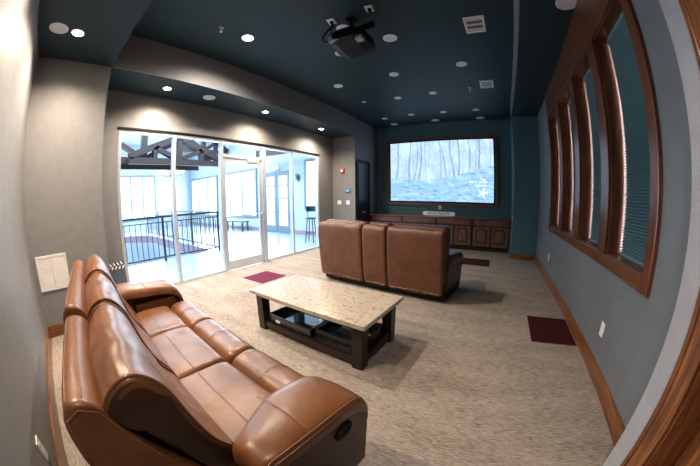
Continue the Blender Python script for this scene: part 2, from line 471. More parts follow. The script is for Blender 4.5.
bm = BM(); box(bm, XG-.16, XG-.14, LY0, LY1, GZ+.05, LZ); struct('wall_lobby_header', bm, M['lobbywall'])
bm = BM(); box(bm, LX, -9.25, LY1-.03, LY1, 0, .16); box(bm, -7.3, XG-.2, LY1-.03, LY1, 0, .16); struct('baseboard_lobby', bm, M['fascia'])
wn = 6
def lobby_window(axis, a0, a1, z0, z1, panes):
    """framed lit window on the far (axis 'y') or side (axis 'x') wall of the lobby"""
    global wn
    def bx(b, u0, u1, w0, w1, d0, d1):
        if axis == 'x': box(b, u0, u1, LY1-d1, LY1-d0, w0, w1)
        else: box(b, LX+d0, LX+d1, u0, u1, w0, w1)
    b = BM(); f = .10
    bx(b, a0, a1, z0, z0+f, 0, .07); bx(b, a0, a1, z1-f, z1, 0, .07); bx(b, a0, a0+f, z0+f, z1-f, 0, .07); bx(b, a1-f, a1, z0+f, z1-f, 0, .07)
    w_ = struct('window_%d' % wn, b, M['lobbyframe']); wn += 1
    p = (a1-a0-f)/panes
    for i in range(1, panes):
        b = BM(); bx(b, a0+i*p, a0+i*p+f, z0+f, z1-f, 0, .06); obj('mullion', b, M['lobbyframe'], w_)
    for i in range(panes):
        b = BM(); bx(b, a0+f+i*p, a0+(i+1)*p, z0+f, z1-f, .01, .03); obj('window_pane', b, M['day'], w_)
lobby_window('y', 3.05, 5.4, .55, 3.15, 3)
lobby_window('y', -.6, 2.2, .55, 3.15, 3)
lobby_window('x', -16.45, -13.1, .6, 2.85, 3)
lobby_window('x', -12.95, -9.6, .6, 2.85, 3)
lobby_window('x', -6.72, -5.6, 1.0, 2.9, 1)
# glazed double door in the side wall
dd = BM()
for (x0, x1) in ((-9.12, -9.04), (-7.52, -7.44)): box(dd, x0, x1, LY1-.06, LY1, 0, 2.56)
box(dd, -9.04, -7.52, LY1-.06, LY1, 2.48, 2.56); dd = struct('door_4', dd, M['lobbyframe'])
for (x0, x1) in ((-9.04, -8.29), (-8.27, -7.52)):
    b = BM()
    box(b, x0, x0+.13, LY1-.05, LY1, .01, 2.48); box(b, x1-.13, x1, LY1-.05, LY1, .01, 2.48)
    for z0, z1 in ((.01, .30), (.84, .90), (1.40, 1.46), (1.94, 2.0), (2.36, 2.48)): box(b, x0+.13, x1-.13, LY1-.05, LY1, z0, z1)
    lf = obj('door_leaf', b, M['lobbyframe'], dd)
    b = BM(); box(b, x0+.13, x1-.13, LY1-.03, LY1-.02, .30, 2.36); obj('door_pane', b, M['day'], lf)
# railing round the stair well
ra = thing('railing', 'black steel balustrade around the stair opening beyond the glass', 'railing', (-6.8, 4.0, 0))
def seg_r(name, p, q, r):
    b = BM(); tube(b, [p, q], r, 6); return obj(name, b, M['steel'], ra)
def boxr(name, x0, x1, y0, y1, z0, z1):
    b = BM(); box(b, x0, x1, y0, y1, z0, z1); return obj(name, b, M['steel'], ra)
Y_A = -5.0; X_A = -7.2
boxr('top_rail', -.03, .03, Y_A, .03, 1.08, 1.13); boxr('top_rail', X_A, -.03, -.03, .03, 1.08, 1.13)
boxr('bottom_rail', -.018, .018, Y_A, .018, .09, .125); boxr('bottom_rail', X_A, -.018, -.018, .018, .09, .125)
boxr('upper_rail', -.012, .012, Y_A, .012, .96, .985); boxr('upper_rail', X_A, -.012, -.012, .012, .96, .985)
for y in (0, -1.66, -3.32, -4.97): boxr('post', -.025, .025, y-.025, y+.025, 0, 1.08)
for x in (-1.8, -3.6, -5.4, -7.17): boxr('post', x-.025, x+.025, -.025, .025, 0, 1.08)
b = BM(); box(b, -.008, .008, -.008, .008, .125, .96); bal = obj('baluster', b, M['steel'], ra, loc=(0, -.14, 0))
spots = [(0, -.14*k) for k in range(2, 35) if k not in (12, 24)]+[(-.145*k, 0) for k in range(1, 49)]
for (x, y) in spots:
    c = bal.copy(); c.location = (x, y, 0); COL.objects.link(c); c.parent = ra
# trusses
def truss(name, label, x, yc, half, zb, rise, w=.2):
    t = thing(name, label, 'roof truss', (x, yc, zb), 0, None)
    def beam(nm, p, q, hw=.10):
        p, q = Vector(p), Vector(q); d = (q-p).normalized(); s = Vector((1, 0, 0)); u = d.cross(s)
        b_ = BM(); loft(b_, [[c+s*a*w/2+u*e*hw for a, e in ((-1, -1), (1, -1), (1, 1), (-1, 1))] for c in (p, q)])
        return obj(nm, b_, M['beam_y'], t)
    beam('bottom_chord', (0, -half, 0), (0, half, 0))
    beam('top_chord', (0, -half, .12), (0, 0, rise)); beam('top_chord', (0, half, .12), (0, 0, rise))
    beam('king_post', (0, -.001, .1), (0, .001, rise-.1))
    for s in (-1, 1):
        beam('strut', (0, s*.12, .12), (0, s*half*.5, rise*.5+.02), .075)
        beam('post', (0, s*half*.5, .1), (0, s*half*.5, rise*.5), .07)
    return t
truss('roof_truss', 'dark timber roof truss whose right end shows in the second glass pane', -9.0, 3.76, 1.75, 2.80, .86)
truss('roof_truss', 'large dark timber roof truss spreading across the first glass pane', -9.35, 2.60, 2.6, 2.86, 1.5)
truss('roof_truss', 'dark timber truss seen through the pane over the glass door', -12.0, 9.0-2.7, 1.4, 3.85, .9)
b = BM(); box(b, -9.75, -9.6, -2.2, 4.85, 2.62, 2.80); tag(obj('tie_beam', b, M['beam_y']), 'long dark timber tie beam running just under the roof trusses', 'beam')
b = BM(); box(b, -8.6, -6.4, 6.9, 7.1, 3.1, 3.4); tag(obj('ceiling_beam', b, M['beam_x']), 'dark timber beam high above the glazed double doors', 'beam')
# chandelier
ch = thing('chandelier', 'chandelier of small white glass shades hanging under the lobby trusses', 'chandelier', (-10.2, 3.95, 2.5))
b = BM(); tube(b, [(0, 0, .1), (0, 0, 2.38)], .012); obj('chain', b, M['steel'], ch)
b = BM(); lathe(b, [(.02, -.1), (.06, -.02), (.03, .1), (.015, .2)], 12); obj('hub', b, M['steel'], ch, True)
for k in range(6):
    a = k*PI/3; c, s = math.cos(a), math.sin(a)
    b = BM(); tube(b, [(0, 0, .02), (.2*c, .2*s, -.06), (.42*c, .42*s, 0)], .012, 6); arm_ = obj('arm', b, M['steel'], ch)
    b = BM(); lathe(b, [(.03, .02), (.06, .04), (.10, .12), (.11, .18)], 12, (.42*c, .42*s, 0)); obj('glass_shade', b, M['shade'], arm_, True)
# bench, stool, sconce, emergency light
bn = thing('bench', 'small dark bench standing under the lobby side windows', 'bench', (-10.6, 7.3, 0))
b = BM(); box(b, -.7, .7, -.2, .2, .42, .48, .01); obj('seat', b, M['steel'], bn)
for x in (-.62, .62):
    for y in (-.15, .15):
        b = BM(); box(b, x-.03, x+.03, y-.03, y+.03, 0, .42); obj('leg', b, M['steel'], bn)
b = BM(); box(b, -.6, .6, -.02, .02, .12, .16); obj('stretcher', b, M['steel'], bn)
st = thing('bar_stool', 'tall dark bar stool with a low back beyond the last glass pane', 'bar stool', (-5.43, 6.55, 0), .3)
b = BM(); lathe(b, [(.02, .74), (.18, .745), (.19, .77), (.17, .79), (.02, .795)], 20); obj('seat', b, M['steel'], st, True)
for k in range(4):
    a = PI/4+k*PI/2; b = BM(); tube(b, [(.12*math.cos(a), .12*math.sin(a), .75), (.2*math.cos(a), .2*math.sin(a), 0)], .016, 8); obj('leg', b, M['steel'], st)
b = BM(); tube(b, [(.165*math.cos(2*PI*k/24), .165*math.sin(2*PI*k/24), .3) for k in range(24)], .01, 6, True); obj('foot_ring', b, M['steel'], st)
b = BM(); loft(b, [[Vector((r*math.cos(a), r*math.sin(a), z)) for r, z in ((.17, .98), (.2, .98), (.2, 1.16), (.17, 1.16))] for a in [PI*.1+PI*.8*k/10 for k in range(11)]]); bk = obj('backrest', b, M['steel'], st)
for a in (PI*.2, PI*.8):
    b = BM(); tube(b, [(.16*math.cos(a), .16*math.sin(a), .77), (.185*math.cos(a), .185*math.sin(a), 1.0)], .012, 6); obj('back_post', b, M['steel'], st)
sc = thing('wall_sconce', 'small wall sconce beside the glazed double doors', 'wall lamp', (-7.05, 7.8, 2.2))
b = BM(); box(b, -.05, .05, -.03, 0, -.12, .12, .01); obj('back_plate', b, M['steel'], sc)
b = BM(); lathe(b, [(.03, -.1), (.06, 0), (.09, .12)], 12, (0, -.12, .05)); obj('lamp_shade', b, M['lobbyframe'], sc, True)
el = thing('emergency_light', 'white emergency light above the glazed double doors', 'emergency light', (-8.28, 7.8, 2.68))
b = BM(); box(b, -.18, .18, -.08, .003, -.05, .07, .01); obj('body', b, M['white'], el)
for x in (-.12, .12):
    b = BM(); cyl(b, (x, -.13, .10), .05, .06, 12, 1); obj('lamp_head', b, M['white'], el)

# ------------------------------------------------------------------ screen wall
SX0, SX1, SZ0, SZ1 = -3.27, -.073, 1.315, 3.145
tv = thing('projection_screen', 'large framed projection screen showing a misty forest', 'screen', ((SX0+SX1)/2, YF, SZ0))
def forest():
    """the picture on the screen: pale misty woods, a sloping bank and a small waterfall, as corner colours"""
    nx, ny = 340, 196
    rg = random.Random(3)
    from mathutils import noise as mn
    img = []
    def nz(x, y, s): return mn.noise(Vector((x*s, y*s, 3.1)))
    trunks = []
    for k in range(15):
        x = rg.random()*1.78; far = rg.random()
        trunks.append((x, .003+.010*(1-far)**2, (rg.random()-.5)*.14, far, rg.random()*6))
    trunks += [(.36, .010, .0, .0, 1.0), (1.02, .009, -.25, .1, 2.0), (1.37, .010, .03, .05, 3.0), (.10, .012, .12, .1, 4.0), (.64, .006, .0, .3, 5.)]
    for j in range(ny):
        v = j/(ny-1); row = []
        for i in range(nx):
            u = i/(nx-1)*1.78
            g = .42+.10*nz(u, v, 2.2)
            c = Vector((.58+.30*g, .72+.22*g, .88+.12*g))*(1.0+.10*nz(u+5, v, 5))
            bank = .36+.22*max(0, (u-.8))**1.2+.035*nz(u, 0, 4)+.02*nz(u, v, 14)
            if v > bank:
                hz = max(0., 1-abs(v-bank-.25)*1.6)
                br = .5*nz(u*3, v*1.2, 9)+.5*nz(u, v, 24)
                c *= 1+.14*br
                for (x, w, ln, far, ph) in trunks:
                    xx = x+ln*(v-.4)+.018*math.sin(v*7+ph)*(1-far)
                    d = abs(u-xx)/(w*(1.25-.5*v))
                    if d < 1.6:
                        k = (1-far)*.42*max(0, min(1, 1.6-d))+far*.18*max(0, min(1, 1.6-d))
                        c = c.lerp(Vector((.20, .36, .52)), k)
            else:
                t = 1+.30*nz(u*1.4+v*2.5, v*5-u*.8, 6)+.22*nz(u, v, 22)
                c = Vector((.58, .75, .89))*(.7+.3*t)
                if nz(u*.9-1.2*v, v*3+u*.4, 5) > .22: c = c.lerp(Vector((.70, .84, .97)), .6)
                if nz(u*1.3+1.7*v, v*4, 7) < -.30: c = c.lerp(Vector((.34, .52, .70)), .45)
            if abs(u-.705-.025*math.sin(v*9)) < .016 and .30 < v < .55: c = c.lerp(Vector((.85, .95, 1.0)), .8)
            # illegible caption and leaf-like emblem at lower right
            if 1.38 < u < 1.66:
                for (y0, y1, a0) in ((.355, .37, 1.56), (.31, .33, 1.36), (.255, .27, 1.45)):
                    if y0 < v < y1 and u > a0 and nz(u, y0, 60) > -.25: c = Vector((.95, .98, 1.0))
            du, dv = u-1.60, v-.15
            rad = math.hypot(du, dv); an = math.atan2(dv, du)
            if rad < .055+.035*math.cos(an*5) : c = c.lerp(Vector((.92, .97, 1.0)), .75)
            row.append(c)
        img.append(row)
    b = BM(); lay = b.loops.layers.float_color.new('picture')
    w, h = SX1-SX0, SZ1-SZ0
    V = [[b.verts.new((-w/2+w*i/(nx-1), -.062, h*j/(ny-1))) for i in range(nx)] for j in range(ny)]
    for j in range(ny-1):
        for i in range(nx-1):
            f = b.faces.new((V[j][i], V[j][i+1], V[j+1][i+1], V[j+1][i]))
            for lp, (q, r_) in zip(f.loops, ((j, i), (j, i+1), (j+1, i+1), (j+1, i))):
                c = img[q][r_]; lp[lay] = (max(0, c.x)**2.2, max(0, c.y)**2.2, max(0, c.z)**2.2, 1)
    return b
m = bpy.data.materials.new('screen_picture'); m.use_nodes = True; nt = m.node_tree; nt.nodes.clear()
o_ = nt.nodes.new('ShaderNodeOutputMaterial'); e_ = nt.nodes.new('ShaderNodeEmission'); a_ = nt.nodes.new('ShaderNodeVertexColor'); a_.layer_name = 'picture'
e_.inputs['Strength'].default_value = .80
nt.links.new(a_.outputs['Color'], e_.inputs['Color']); nt.links.new(e_.outputs[0], o_.inputs[0])
obj('picture_surface', forest(), m, tv)
hw = (SX1-SX0)/2; hh = SZ1-SZ0; f = .12
b = BM(); box(b, -hw, hw, -.055, -.001, 0, hh); obj('backing', b, M['black'], tv)
def pframe(x0, x1, z0, z1, w, y0, y1, mx, mz):
    for q0, q1 in ((z0-w, z0), (z1, z1+w)):
        b = BM(); box(b, x0-w, x1+w, y0, y1, q0, q1, .004); obj('frame_rail', b, M[mx], tv)
    for q0, q1 in ((x0-w, x0), (x1, x1+w)):
        b = BM(); box(b, q0, q1, y0, y1, z0, z1, .004); obj('frame_stile', b, M[mz], tv)
pframe(-hw, hw, 0, hh, .045, -.075, -.001, 'black', 'black')
pframe(-hw-.045, hw+.045, -.045, hh+.045, .075, -.085, -.001, 'cab_x', 'cab_z')

# cabinets
CY, CT = 7.42, .895
def cabinet(x0, x1, label):
    t = thing('base_cabinet', label, 'cabinet', ((x0+x1)/2, CY, 0), 0, 'wooden cabinets under the screen')
    w = (x1-x0)/2-.002
    b = BM(); box(b, -w, w, .03, YF-CY-.001, .10, CT-.035); box(b, -w, w, .08, .30, 0, .10); obj('body', b, M['esp_x'], t)  # body coloured dark so the gaps between the fronts read as shade
    b = BM(); box(b, -w+.035, w-.035, 0, .03, .70, .84, .006); d_ = obj('drawer_front', b, M['cab_x'], t)
    b = BM(); box(b, -w+.06, w-.06, -.006, .002, .725, .815, .004); obj('raised_panel', b, M['cab_x'], d_)
    for (a0, a1) in ((-w+.035, -.022), (.022, w-.035)):
        b = BM(); s = .075
        box(b, a0, a0+s, 0, .03, .14, .665, .004); box(b, a1-s, a1, 0, .03, .14, .665, .004); box(b, a0+s, a1-s, 0, .03, .14, .14+s, .004)
        # arched top rail
        n = 14; top = .665; pts = []
        xa, xb = a0+s, a1-s
        for k in range(n+1):
            q = k/n; x = xa+(xb-xa)*q; zlow = top-.10+.055*math.sin(PI*q)**.8
            pts.append((x, zlow))
        loft(b, [[Vector((x, .0, zl)), Vector((x, .03, zl)), Vector((x, .03, top)), Vector((x, .0, top))] for x, zl in pts])
        dr_ = obj('door', b, M['cab_z'], t)
        b = BM(); box(b, xa-.005, xb+.005, .018, .029, .20, .625); obj('shaded_recess_panel', b, M['esp_z'], dr_)  # dark colour stands in for shade in the door recess
        # arched raised panel
        ring = []
        for q in range(15):
            f_ = q/14; x = xa+.03+(xb-xa-.06)*f_; ring.append((x, top-.13+.055*math.sin(PI*f_)**.8))
        prof = [(xb-.03, .245), (xa+.03, .245)]+ring
        cx = (xa+xb)/2; cz = sum(p[1] for p in prof)/len(prof)
        b = BM(); loft(b, [[Vector((cx+(x-cx)*k, y, cz+(z-cz)*k)) for x, z in prof] for k, y in ((1, .020), (1, .014), (.84, .001))]); obj('raised_panel', b, M['cab_z'], dr_)
    return t
cbx = [.405, -.63, -1.65, -2.67, -3.70]
names = ['wooden base cabinet at the right end, against the pillar', 'wooden base cabinet second from the pillar, right of the loveseat back',
         'wooden base cabinet third from the pillar, under the white lettered sign', 'wooden base cabinet at the left end, beside the black door']
for i in range(4): cabinet(cbx[i+1], cbx[i], names[i])
b = BM(); box(b, XD+.002, XP-.002, CY-.025, YF-.001, CT-.035, CT, .006); tag(obj('countertop', b, M['cab_x']), 'long dark wooden countertop running under the screen', 'countertop')
b = BM(); box(b, XD+.055, -3.702, CY+.02, YF, 0, CT-.036); tag(obj('filler_panel', b, M['cab_z']), 'narrow dark wooden filler between the left cabinet and the black door', 'panel')
b = BM(); box(b, .407, XP-.001, CY+.02, YF, 0, CT-.036); tag(obj('filler_panel', b, M['cab_z']), 'narrow wooden filler strip between the right cabinet and the pillar', 'panel')
# MOVIE THEATER sign standing on the counter
sg = thing('lettered_sign', 'white plaque reading MOVIE THEATER standing on the countertop', 'sign', (-1.655, 7.76, CT))
b = BM(); P = rrect(-.50, .50, .0, .135, .0655, 8); loft(b, [[Vector((x, y, z)) for x, z in P] for y in (-.012, .012)]); obj('board', b, M['ink'], sg)
b = BM(); P = rrect(-.49, .49, .010, .125, .056, 8); loft(b, [[Vector((x, y, z)) for x, z in P] for y in (-.0145, -.010)]); obj('face_panel', b, M['signwhite'], sg)
def text_mesh(txt, size, depth, name, mat, parent, loc, rot, sx=1):
    cu = bpy.data.curves.new(name, 'FONT'); cu.body = txt; cu.size = size; cu.extrude = depth; cu.align_x = 'CENTER'; cu.align_y = 'CENTER'; cu.offset = size*.004; cu.space_character = 1.12; cu.resolution_u = 3
    tmp = bpy.data.objects.new('tmp', cu); COL.objects.link(tmp)
    dg = bpy.context.evaluated_depsgraph_get(); me = bpy.data.meshes.new_from_object(tmp.evaluated_get(dg))
    bpy.data.objects.remove(tmp); bpy.data.curves.remove(cu)
    me.materials.clear(); me.materials.append(mat)
    o = bpy.data.objects.new(name, me); o.location = loc; o.rotation_euler = rot; o.scale = (sx, 1, 1)
    return link(o, parent)
text_mesh('MOVIE THEATER', .08, .001, 'lettering', M['ink'], sg, (0, -.016, .068), (PI/2, 0, 0), 1.02)

# ------------------------------------------------------------------ small wall fittings
def plate(name, label, cat, loc, rz, w, h, kind, group=None):
    """wall plate facing local -y"""
    t = thing(name, label, cat, loc, rz, group)
    b = BM(); box(b, -w/2, w/2, -.007, 0, -h/2, h/2, .003); obj('cover_plate', b, M['white'], t)
    if kind == 'outlet':
        for z in (-.02, .02):
            b = BM(); box(b, -.017, .017, -.009, -.006, z-.014, z+.014, .003); obj('socket', b, M['vent'], t)
    elif kind == 'switch':
        for x in ([0] if w < .1 else [-.023, .023]):
            b = BM(); box(b, x-.016, x+.016, -.011, -.006, -.033, .033, .003); obj('rocker', b, M['vent'], t)
    return t
plate('wall_outlet', 'white outlet on the right wall below the near window', 'outlet', (XR, 2.25, .40), -PI/2, .08, .12, 'outlet')
plate('wall_outlet', 'white outlet low on the right wall toward the pillar', 'outlet', (XR, 5.16, .42), -PI/2, .08, .12, 'outlet')
plate('wall_outlet', 'white outlet low on the rear wall behind the sofa', 'outlet', (-1.43, YR, .335), PI, .075, .12, 'outlet')
plate('wall_outlet', 'white outlet on the front wall just above the lettered sign', 'outlet', (-1.68, YF, 1.14), 0, .09, .13, 'outlet')
plate('light_switch', 'white switch plate under the thermostat', 'light switch', (-4.04, YA, 1.27), 0, .12, .12, 'switch')
plate('light_switch', 'white switch plate left of the one under the thermostat', 'light switch', (-4.34, YA, 1.27), 0, .13, .12, 'switch')
plate('light_switch', 'small white plate on the side of the pillar above the counter', 'light switch', (XP, 6.93, .97), -PI/2, .07, .11, 'switch')
al = thing('fire_alarm', 'red fire alarm strobe on the grey alcove wall', 'fire alarm', (-4.21, YA, 2.20))
b = BM(); box(b, -.06, .06, -.045, .003, -.075, .075, .012); obj('housing', b, M['red'], al)
b = BM(); box(b, -.035, .035, -.07, -.045, -.03, .03, .01); obj('strobe_lens', b, M['alarmlens'], al)
th = thing('thermostat', 'thermostat with a blue display above the switches', 'thermostat', (-4.04, YA, 1.61))
b = BM(); box(b, -.085, .085, -.025, .003, -.06, .06, .01); obj('housing', b, M['bluegrey'], th)
b = BM(); box(b, -.055, .055, -.028, -.024, -.03, .035); obj('display', b, M['lcd'], th)
# return air grille on the left wall
gr = thing('wall_vent', 'white square return air grille on the left wall by the sofa', 'vent', (XL, -.235, .745), PI/2)
b = BM(); w = .19; h = .2
box(b, -w, w, -.012, 0, -h, -h+.03, .003); box(b, -w, w, -.012, 0, h-.03, h, .003); box(b, -w, -w+.03, -.012, 0, -h+.03, h-.03, .003); box(b, w-.03, w, -.012, 0, -h+.03, h-.03, .003)
obj('frame', b, M['vent'], gr)
b = BM()
for k in range(22):
    z = -h+.04+k*(2*h-.08)/21; loft(b, [[Vector((x, -.010, z-.004)), Vector((x, -.008, z-.006)), Vector((x, -.001, z+.006)), Vector((x, -.003, z+.008))] for x in (-w+.03, w-.03)])
box(b, -.006, .006, -.012, 0, -h+.03, h-.03)
obj('louvres', b, M['vent'], gr)
b = BM(); box(b, -w+.02, w-.02, -.0008, 0, -h+.02, h-.02); obj('backing', b, M['disc'], gr)

# ------------------------------------------------------------------ ceiling fittings
def can(label, x, y, z, lit=False, r=.075, group=None):
    t = thing('recessed_downlight', label, 'ceiling light', (x, y, z), 0, group)
    b = BM(); lathe(b, [(r+.018, .003), (r+.018, -.004), (r+.006, -.008), (r, -.006), (r, .003)], 28); obj('trim_ring', b, M['white'], t, True)
    b = BM(); cyl(b, (0, 0, -.005), r, .004, 28); obj('lens', b, M['lit' if lit else 'disc'], t)
    return t
def spot(name, x, y, z, power, size=1.85, blend=.4, col=(1.0, .85, .68), aim=None):
    l = bpy.data.lights.new(name, 'SPOT'); l.energy = power; l.spot_size = size; l.spot_blend = blend; l.color = col; l.shadow_soft_size = .05
    o = bpy.data.objects.new(name, l); o.location = (x, y, z-.03); COL.objects.link(o)
    if aim:
        d = Vector(aim)-o.location; o.rotation_euler = d.to_track_quat('-Z', 'Y').to_euler()
    return o
LP = 170
gl = 'lit downlights washing the glass wall'
for y, lb in ((1.45, 'lit warm downlight in the left soffit, nearest the sofa'), (3.54, 'lit warm downlight in the left soffit, above the glass door'), (5.44, 'lit warm downlight in the left soffit, nearest the fire alarm')):
    can(lb, -4.13, y, ZS, True, .06, group=gl); spot('can_beam', -4.13, y, ZS, LP*1.15, 2.6, 1.0, (1, .80, .60))
for x, lb in ((-3.09, 'lit warm downlight in the rear soffit beside the round speaker'), (-1.95, 'lit warm downlight in the rear soffit, second from the left wall'), (.25, 'lit warm downlight in the rear soffit by the entry door')):
    can(lb, x, -.05, ZS, True, .06, group='lit downlights in the rear soffit'); spot('can_beam', x, -.05, ZS, LP*(1.15 if x < -3 else .85 if x < -1 else .42), 2.5 if x < -1 else 2.0, 1.0 if x < -1 else .5, (1, .80, .60) if x < -1 else (1, .88, .78))
can('lit warm downlight in the high ceiling beside the left soffit', -2.90, 2.07, ZC, True); spot('can_beam', -2.90, 2.07, ZC, LP*1.5, 2.75, .8, (1, .88, .74))
un = 'unlit downlights in the high ceiling'
for x, y, r, lb in (
    (-1.29, 3.27, .085, 'unlit white downlight right of the projector'),
    (-1.71, 4.44, .075, 'unlit white downlight just beyond the projector toward the screen'),
    (-2.91, 4.39, .075, 'unlit white downlight on the ceiling near the left soffit, left of the projector'),
    (-2.14, 3.30, .075, 'unlit white downlight partly hidden behind the projector body'),
    (-1.74, 2.74, .075, 'unlit white downlight above the projector cable loop'),
    (-2.92, 5.52, .035, 'tiny unlit light near the left soffit, halfway to the screen'),
    (-2.10, 5.63, .07, 'unlit white downlight in the middle row, left one, halfway to the screen'),
    (-1.27, 5.62, .07, 'unlit white downlight in the middle row, centre one, halfway to the screen'),
    (-3.05, 7.02, .07, 'unlit white downlight nearest the screen wall, leftmost of its row'),
    (-2.22, 6.97, .07, 'unlit white downlight in the row nearest the screen, second from left'),
    (-1.33, 7.03, .07, 'unlit white downlight in the row nearest the screen, third from left'),
    (-.46, 7.02, .07, 'unlit white downlight in the row nearest the screen, rightmost'),
    (-.46, 4.44, .08, 'unlit white downlight between the two ceiling vents')):
    can(lb, x, y, ZC, False, r, un)
def speaker(label, x, y, z, r, group=None):
    t = thing('ceiling_speaker', label, 'ceiling speaker', (x, y, z), 0, group)
    b = BM(); lathe(b, [(r, 0), (r, -.006), (r-.008, -.009), (r-.012, -.006), (r-.012, 0)], 32); obj('rim', b, M['white'], t, True)
    b = BM(); cyl(b, (0, 0, -.006), r-.012, .005, 32); obj('grille', b, M['disc'], t)
g = 'round ceiling speakers over the screen wall'
speaker('round white ceiling speaker above the left part of the screen', -3.03, 7.72, ZC, .12, g)
speaker('round white ceiling speaker above the middle of the screen', -1.72, 7.74, ZC, .12, g)
speaker('round white ceiling speaker above the right end of the screen', -.40, 7.78, ZC, .12, g)
speaker('round speaker in the left soffit over the glass wall', -4.13, 2.23, ZS, .11)
speaker('round speaker in the rear soffit above the grille', -3.06, -.26, ZS, .105)
speaker('round speaker in the right soffit above the near window', .94, 2.61, ZRS, .13)
def vent(label, x, y):
    t = thing('ceiling_vent', label, 'vent', (x, y, ZC), 0, 'square white ceiling vents')
    b = BM(); w = .135
    for (x0, x1, y0, y1) in ((-w, w, -.19, -.15), (-w, w, .15, .19), (-w, -w+.03, -.15, .15), (w-.03, w, -.15, .15)): box(b, x0, x1, y0, y1, -.012, 0)
    obj('frame', b, M['vent'], t)
    b = BM()
    for y0, y1 in ((-.13, -.10), (-.02, .01), (.09, .13)): box(b, -w+.03, w-.03, y0, y1, -.009, -.003)
    obj('louvres', b, M['vent'], t)
    b = BM(); box(b, -w+.03, w-.03, -.15, .15, -.002, 0); obj('backing', b, M['bluegrey'], t)
vent('square white ceiling vent nearer the camera', -.10, 3.32); vent('square white ceiling vent nearer the screen', -.09, 5.40)
def sprinkler(label, x, y):
    t = thing('sprinkler_head', label, 'sprinkler', (x, y, ZC))
    b = BM(); lathe(b, [(.035, 0), (.035, -.006), (.012, -.01), (.012, -.03), (.004, -.035)], 16); obj('escutcheon', b, M['white'], t, True)
    b = BM(); tube(b, [(-.02, 0, -.028), (-.024, 0, -.045), (0, 0, -.065), (.024, 0, -.045), (.02, 0, -.028)], .004, 6); cyl(b, (0, 0, -.07), .022, .004, 14); obj('deflector', b, M['alu'], t)
sprinkler('white sprinkler head in the ceiling near the left soffit', -2.93, 1.64)
sprinkler('white sprinkler head in the ceiling beside the farther vent', -.45, 5.52)
# projector
pj = thing('projector', 'black projector hanging on an arm from the ceiling', 'projector', (-1.55, 2.64, 3.33), .08)
b = BM(); P = [(-.24, -.02), (-.24, .10), (-.14, .16), (.14, .16), (.24, .10), (.24, -.02), (.14, -.05), (-.14, -.05)]
loft(b, [[Vector((x*k, y, .05+(z-.05)*k)) for x, z in P] for y, k in ((-.24, .62), (-.17, .92), (.12, 1), (.24, .9), (.27, .72))]); obj('body', b, M['black'], pj)
b = BM(); cyl(b, (.0, .26, .05), .07, .07, 20, 1, .062); obj('lens_barrel', b, M['black'], pj, True)
b = BM(); cyl(b, (.0, .331, .05), .05, .004, 20, 1); obj('lens_glass', b, M['darkglass'], pj)
b = BM(); box(b, -.20, -.07, -.236, -.17, -.02, .05, .006); obj('side_vent_glint', b, M['paleblue'], pj)  # vent coloured pale to imitate a glint on the black body
b = BM(); box(b, .13, .22, -.20, -.10, -.055, -.01, .006); obj('corner_vent_glint', b, M['paleblue'], pj)
b = BM(); cyl(b, (.0, 0, .16), .022, ZC-3.33-.16-.03, 16); box(b, -.06, .06, -.06, .06, ZC-3.33-.03, ZC-3.33, .004); box(b, -.12, .12, -.1, .1, .155, .185, .006); obj('mount', b, M['black'], pj)
b = BM(); tube(b, [(-.14, -.06, .185), (.02, .0, .21), (.30, .03, .27)], .045, 8); obj('mount_arm', b, M['black'], pj, True)
b = BM(); tube(b, [(-.26, -.0, ZC-3.33-.01), (-.33, -.05, .30), (-.36, -.12, .15), (-.30, -.16, .05), (-.20, -.1, .06)], .012, 8); obj('power_cable', b, M['black'], pj, True)
b = BM(); tube(b, [(-.24, .0, ZC-3.33-.01), (-.27, -.05, .36), (-.24, -.1, .2), (-.15, -.1, .15)], .01, 8); obj('signal_cable', b, M['black'], pj, True)
for lb, x, y in (('white ceiling receptacle beside the projector arm', -1.24, 2.53), ('white ceiling receptacle at the projector cable loop', -1.78, 2.52)):
    t = thing('ceiling_receptacle', lb, 'outlet', (x, y, ZC), .2)
    b = BM(); box(b, -.05, .05, -.065, .065, -.008, 0, .003); obj('cover_plate', b, M['white'], t)
    b = BM(); box(b, -.018, .022, -.02, .03, -.04, -.007, .004); obj('plug', b, M['black'], t)

# ------------------------------------------------------------------ floor mats
def mat_(lb, x0, x1, y0, y1, m, rz=0):
    b = BM(); box(b, -(x1-x0)/2, (x1-x0)/2, -(y1-y0)/2, (y1-y0)/2, 0, .008, .002)
    o = obj('floor_mat', b, M[m], None, loc=((x0+x1)/2, (y0+y1)/2, 0), rot=(0, 0, rz)); tag(o, lb, 'mat', 'small square carpet mats')
mat_('square burgundy mat on the carpet in front of the glass door', -3.96, -3.41, 2.77, 3.34, 'rose')
mat_('square maroon mat beside the right wall baseboard', .53, 1.03, 2.69, 3.35, 'maroon')
mat_('square maroon mat on the carpet before the cabinets, beyond the loveseat', -.69, -.07, 5.77, 6.42, 'maroon')

